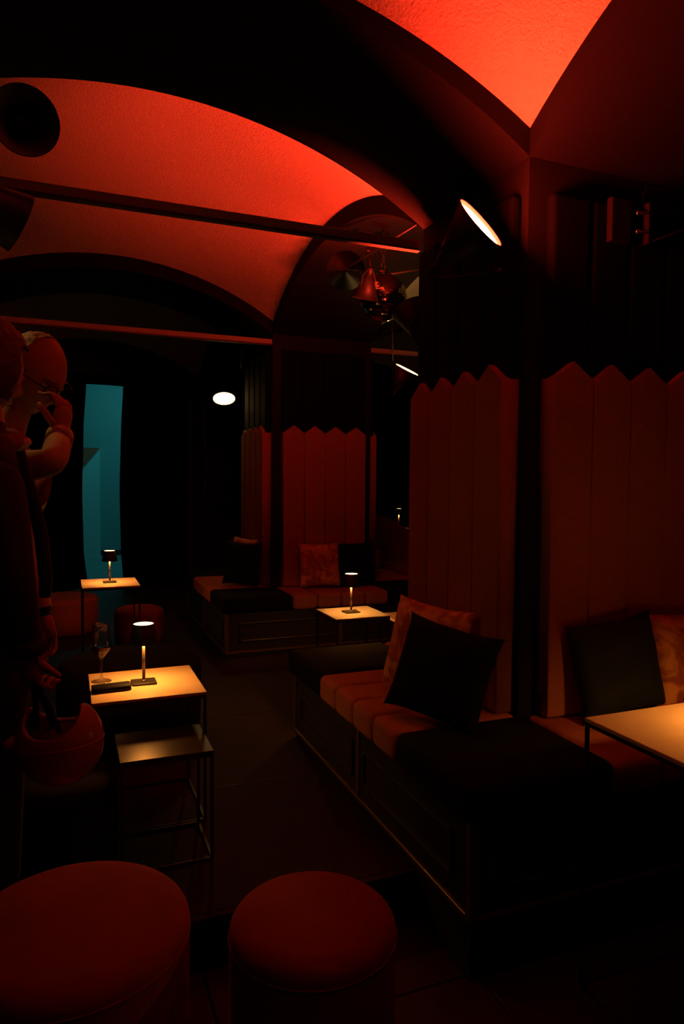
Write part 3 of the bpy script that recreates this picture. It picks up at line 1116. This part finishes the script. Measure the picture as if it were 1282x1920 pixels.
def hand(root, wrist, direction, palm_n, curl, skin_m, name='hand', scale=1.0, thumb_curl=.6, splay=.10, parent=None):
    """hand from the wrist along direction; palm_n is the palm's facing; fingers curl toward palm_n"""
    d = Vector(direction).normalized()
    n = Vector(palm_n)
    n = (n - d * n.dot(d)).normalized()
    s = d.cross(n)                       # thumb side is +s
    W = Vector(wrist) - root.location
    S = scale
    V, E, Rr = [], [], []

    def add(p, r):
        V.append(W + p * S)
        Rr.append(r * S)
        return len(V) - 1
    w0 = add(-d * .02, .026)
    w1 = add(d * .02, .027)
    E.append((w0, w1))
    c = add(d * .055, (.034))
    E.append((w1, c))
    c2 = add(d * .085, .030)
    E.append((c, c2))
    me = skin_mesh(V, E, Rr, 0, 2, 'palm')
    # flatten the palm
    cen = W + d * .05 * S
    for v in me.vertices:
        r = v.co - cen
        t = max(0, min(1, (r.dot(d) / S + .05) / .06))
        v.co -= n * r.dot(n) * (.42 * t)
        v.co += s * r.dot(s) * (.22 * t)
    ho = obj(name, me, skin_m, parent or root, True)
    lens = [(.040, .024, .020), (.044, .028, .021), (.041, .026, .020), (.032, .019, .018)]
    for i, L in enumerate(lens):
        off = (.027 - .018 * i)
        base = d * .082 + s * off
        dirn = (d + s * splay * (1.5 - i)).normalized()
        pts = [(base - dirn * .012, .0088)]
        p = base.copy()
        pts.append((p.copy(), .0090))
        ang = curl * (1 + .06 * i)
        cur = dirn.copy()
        for q, seg in enumerate(L):
            cur = (Matrix.Rotation(ang * (0.8, 1.0, .7)[q], 3, n.cross(d) * -1) @ cur) if False else (cur * math.cos(ang * (0.7, 1.1, .7)[q]) + (n if q == 0 else nn) * math.sin(ang * (0.7, 1.1, .7)[q]))
            cur.normalize()
            nn = (n - d * 0)
            # keep the bending axis: new normal is perpendicular to cur in the d-n plane
            nn = (s.cross(cur) * -1)
            if nn.dot(n) < 0 and q == 0:
                nn = -nn
            p = p + cur * seg
            pts.append((p.copy(), (.0084, .0078, .0066)[q]))
        vv, ee, rr = chain(*pts)
        vv = [W + x_ * S for x_ in vv]
        fm = skin_mesh(vv, ee, [r_ * S for r_ in rr], 0, 1, 'finger')
        obj('finger', fm, skin_m, ho, True)
    p0 = d * .018 + s * .024
    t1 = (d * .7 + s * .75 + n * .25).normalized()
    t2 = (d * .9 + s * .15 + n * thumb_curl).normalized()
    t3 = (d * .9 - s * .15 + n * thumb_curl * 1.3).normalized()
    pts = [(p0, .012), (p0 + t1 * .036, .0115), (p0 + t1 * .036 + t2 * .030, .0098), (p0 + t1 * .036 + t2 * .030 + t3 * .024, .0080)]
    vv, ee, rr = chain(*pts)
    obj('thumb', skin_mesh([W + x_ * S for x_ in vv], ee, [r_ * S for r_ in rr], 0, 1, 'thumb'), skin_m, ho, True)
    return ho


FH = Vector((FWD.x, FWD.y, 0)).normalized()
RH = Vector((RGT.x, RGT.y, 0)).normalized()


def person(loc, face, label, height=1.83):
    return thing('person', loc, label, 'person')


# --- the bald man adjusting his glasses (behind)
kB = 2.27
pB = at(2, 1200, kB)
B0 = Vector((pB.x - .14, pB.y + .04, 0))
manB = person(B0, None, 'balding man in cream shirt lifting a hand to his glasses')
faceB = (RH * .93 - FH * .36)
hc = at(62, 700, kB)


def rel(root, p):
    return Vector(p) - root.location


chest = at(-42, 940, kB)
pelv = at(-120, 1190, kB) + Vector((0, 0, 0))
neck = at(12, 822, kB)
V, E, Rr = [], [], []


def addv(L, p, r, link=None):
    L[0].append(p)
    L[2].append(r)
    i = len(L[0]) - 1
    if link is not None:
        L[1].append((link, i))
    return i


sideB = Vector((-faceB.y, faceB.x, 0)).normalized()     # his left
body = [[], [], []]
p_ = addv(body, rel(manB, pelv), (.15, .115))
b1 = addv(body, rel(manB, pelv.lerp(chest, .4)), (.155, .12), p_)
b2 = addv(body, rel(manB, chest), (.165, .125), b1)
b3 = addv(body, rel(manB, chest.lerp(neck, .62)), (.12, .09), b2)
b4 = addv(body, rel(manB, neck), (.050, .050), b3)
b5 = addv(body, rel(manB, hc - Vector((0, 0, .05)) - faceB * .03), (.044, .044), b4)
elb_r = at(100, 868, kB - .30)
wr_r = at(113, 815, kB - .12)
sh_r = chest.lerp(neck, .42) - sideB * .155
s1_ = addv(body, rel(manB, sh_r), .066, b3)
e1_ = addv(body, rel(manB, elb_r), .046, s1_)
e2_ = addv(body, rel(manB, elb_r.lerp(wr_r, .55)), .042, e1_)
e3_ = addv(body, rel(manB, wr_r), .030, e2_)
sh_l = chest.lerp(neck, .42) + sideB * .155
l1_ = addv(body, rel(manB, sh_l), .066, b3)
l2_ = addv(body, rel(manB, sh_l + Vector((0, 0, -.28)) + faceB * -.02), .048, l1_)
l3_ = addv(body, rel(manB, sh_l + Vector((0, 0, -.50)) + faceB * .08), .034, l2_)
for s in (-1, 1):
    hip = pelv + sideB * (.085 * s) - Vector((0, 0, .10))
    g1_ = addv(body, rel(manB, hip), .095, p_)
    g2_ = addv(body, rel(manB, Vector((hip.x, hip.y, .48))), .068, g1_)
    g3_ = addv(body, rel(manB, Vector((hip.x, hip.y, .10))), .050, g2_)
    g4_ = addv(body, rel(manB, Vector((hip.x, hip.y, .045)) + faceB * .05), .042, g3_)
    g5_ = addv(body, rel(manB, Vector((hip.x, hip.y, .035)) + faceB * .15), .033, g4_)
me = skin_mesh(*body, 0, 2, 'body')
me.materials.append(M['shirt'])
me.materials.append(M['trouser'])
me.materials.append(M['skin'])
for p in me.polygons:
    z = p.center.z + manB.location.z
    q = p.center
    zz = rel(manB, neck).z
    if z < .93:
        p.material_index = 1
    elif q.z > zz + .005 and (q - rel(manB, neck)).length < .2 and (q - rel(manB, wr_r)).length > .10:
        p.material_index = 2
obj('body', me, None, manB, True)
build_head(manB, hc, faceB, math.radians(34), M['hair_grey'], M['skin'], True, True, 1.13)
cuff = tube('cuff', [rel(manB, wr_r.lerp(elb_r, .06)), rel(manB, wr_r.lerp(elb_r, .30))], .041, M['shirt'], manB, 20)
hdir = (at(124, 735, kB - .12) - wr_r)
hand(manB, wr_r, hdir, -RH * .95 + FH * .25, 1.05, M['skin_dark'], scale=1.08, thumb_curl=.8)
collar = tube('collar', [rel(manB, neck) + Vector((.062 * math.cos(a), .062 * math.sin(a), -.01 + .012 * math.sin(a))) for a in [2 * math.pi * i / 20 for i in range(20)]], .014, M['shirt'], manB, 10, True)
hand(manB, sh_l + Vector((0, 0, -.50)) + faceB * .08, Vector((0, 0, -1)) + faceB * .2, -sideB, .5, M['skin_dark'], scale=.95)

# --- the person in the dark coat, nearer, cut by the left edge
kA = 1.87
A0 = at(-75, 1200, kA)
A0 = Vector((A0.x, A0.y + .02, 0))
manA = person(A0, None, 'person in dark coat at left edge holding the helmet by its straps')
faceA = (RH * .42 + FH * .9).normalized()
sideA = Vector((-faceA.y, faceA.x, 0)).normalized()
headA = at(-28, 688, kA)
neckA = at(-40, 810, kA)
chestA = at(-52, 930, kA)
bellyA = at(-48, 1085, kA)
pelvA = at(-62, 1200, kA)
hemA = at(-60, 1250, kA)
wristA = at(52, 1225, kA - .06)
elbowA = at(20, 1075, kA - .13)
shA = at(-6, 880, kA - .10)
body = [[], [], []]
p_ = addv(body, rel(manA, pelvA), (.155, .13))
b1 = addv(body, rel(manA, bellyA), (.165, .15), p_)
b2 = addv(body, rel(manA, chestA), (.15, .135), b1)
b3 = addv(body, rel(manA, chestA.lerp(neckA, .6)), (.115, .10), b2)
b4 = addv(body, rel(manA, neckA), (.065, .065), b3)
b5 = addv(body, rel(manA, headA - Vector((0, 0, .06))), (.055, .055), b4)
s1_ = addv(body, rel(manA, shA), .072, b3)
e1_ = addv(body, rel(manA, elbowA), .060, s1_)
e3_ = addv(body, rel(manA, wristA), .042, e1_)
shL = chestA.lerp(neckA, .4) + sideA * .17
l1_ = addv(body, rel(manA, shL), .07, b3)
l2_ = addv(body, rel(manA, shL + Vector((0, 0, -.28))), .056, l1_)
l3_ = addv(body, rel(manA, shL + Vector((0, 0, -.52)) + faceA * .06), .04, l2_)
for s in (-1, 1):
    hip = pelvA + sideA * (.09 * s) - Vector((0, 0, .10))
    hip.y = max(hip.y, EDGE + .10)
    g1_ = addv(body, rel(manA, hip), .10, p_)
    g2_ = addv(body, rel(manA, Vector((hip.x, hip.y, .48))), .075, g1_)
    g3_ = addv(body, rel(manA, Vector((hip.x, hip.y, .10))), .055, g2_)
    g4_ = addv(body, rel(manA, Vector((hip.x, hip.y, .045)) + faceA * .04), .042, g3_)
    g5_ = addv(body, rel(manA, Vector((hip.x, hip.y, .035)) + faceA * .12), .033, g4_)
me = skin_mesh(*body, 0, 2, 'body')
me.materials.append(M['coat'])
me.materials.append(M['trouser'])
me.materials.append(M['skin'])
for p in me.polygons:
    q = p.center
    if q.z < .78:
        p.material_index = 1
    elif q.z > rel(manA, neckA).z + .02:
        p.material_index = 2
obj('body', me, None, manA, True)
build_head(manA, headA, faceA, math.radians(16), M['hair_dark'], M['skin'], False, False, 1.05)
hand(manA, wristA, Vector((.10, 0, -1)), -FH * .3 + RH * .2 + FH * .9, 1.25, M['skin_dark'], scale=1.0, thumb_curl=.9)
hand(manA, shL + Vector((0, 0, -.52)) + faceA * .06, Vector((0, 0, -1)), -sideA, .5, M['skin_dark'])
tube('scarf', [rel(manA, neckA) + Vector((.085 * math.cos(a), .085 * math.sin(a), -.02 + .012 * math.sin(2 * a))) for a in [2 * math.pi * i / 22 for i in range(22)]], .026, M['scarf'], manA, 12, True)
tube('sleeve_cuff', [rel(manA, wristA.lerp(elbowA, .02)), rel(manA, wristA.lerp(elbowA, .2))], [.050, .052], M['coat'], manA, 20)
lap = [at(38, 845, kA - .05), at(62, 935, kA - .02), at(78, 1010, kA), at(86, 1085, kA), at(84, 1120, kA)]
tube('coat_front_edge', [rel(manA, q) for q in lap], [.012, .016, .018, .018, .014], M['coat_trim'], manA, 10)

# ------------------------------------------------------------------ helmet
kH = 1.90
hcn = at(112, 1388, kH)
hm = thing('helmet', hcn, 'light glossy helmet hanging upside down by black straps', 'helmet')
bm = bmesh.new()
NU, NV = 64, 28
RX, RY, RZ = .118, .095, .115
grid = []
for i in range(NU):
    a = 2 * math.pi * i / NU
    rim = .28 + .58 * abs(math.cos(a)) ** 2.2
    row = []
    for j in range(NV + 1):
        t = j / NV
        z = -1 + (1 + rim) * t ** 1.0
        z = max(-1, min(.98, z))
        rr = math.sqrt(max(0, 1 - (z * .93) ** 2)) if z > -.999 else .0
        if z <= -.999:
            rr = .02
        row.append(bm.verts.new((RX * rr * math.cos(a), RY * rr * math.sin(a), RZ * z)))
    grid.append(row)
for i in range(NU):
    for j in range(NV):
        bm.faces.new((grid[i][j], grid[(i + 1) % NU][j], grid[(i + 1) % NU][j + 1], grid[i][j + 1]))
bmesh.ops.remove_doubles(bm, verts=bm.verts[:], dist=.0004)
bmesh.ops.recalc_face_normals(bm, faces=bm.faces[:])
bmesh.ops.solidify(bm, geom=bm.faces[:], thickness=.012)
sh = obj('shell', bm_mesh(bm, 'shell'), M['helmet'], hm, True)
ang = math.atan2(RH.y, RH.x)
rotH = Matrix.Rotation(ang, 4, 'Z') @ Matrix.Rotation(math.radians(-5), 4, 'Y')
sh.matrix_local = rotH
bd = tube('shell_seam', [(RX * 1.002 * math.cos(2 * math.pi * i / 60), RY * 1.002 * math.sin(2 * math.pi * i / 60), .0) for i in range(60)], .0022, M['helmet'], hm, 6, True)
bd.matrix_local = rotH
ln = bmesh.new()
bmesh.ops.create_uvsphere(ln, u_segments=36, v_segments=20, radius=1)
for v in ln.verts:
    v.co = Vector((v.co.x * .098, v.co.y * .077, min(v.co.z, .28) * .095))
li = obj('liner', bm_mesh(ln, 'liner'), M['strap'], hm, True)
li.matrix_local = rotH
tb = obj('visor_stub', bm_mesh(box_bm(-.135, -.085, -.05, .05, .0, .022, .008, 3), 'stub'), M['helmet'], hm, True)
tb.matrix_local = rotH
grip = at(62, 1278, kA - .06)
for (u, v, dk) in ((70, 1345, .05), (100, 1345, .05), (112, 1352, -.04)):
    q = at(u, v, kH + dk)
    tube('strap', [grip - hcn, (grip.lerp(q, .5)) - hcn, q - hcn + Vector((0, 0, -.03))], .0075, M['strap'], hm, 8)
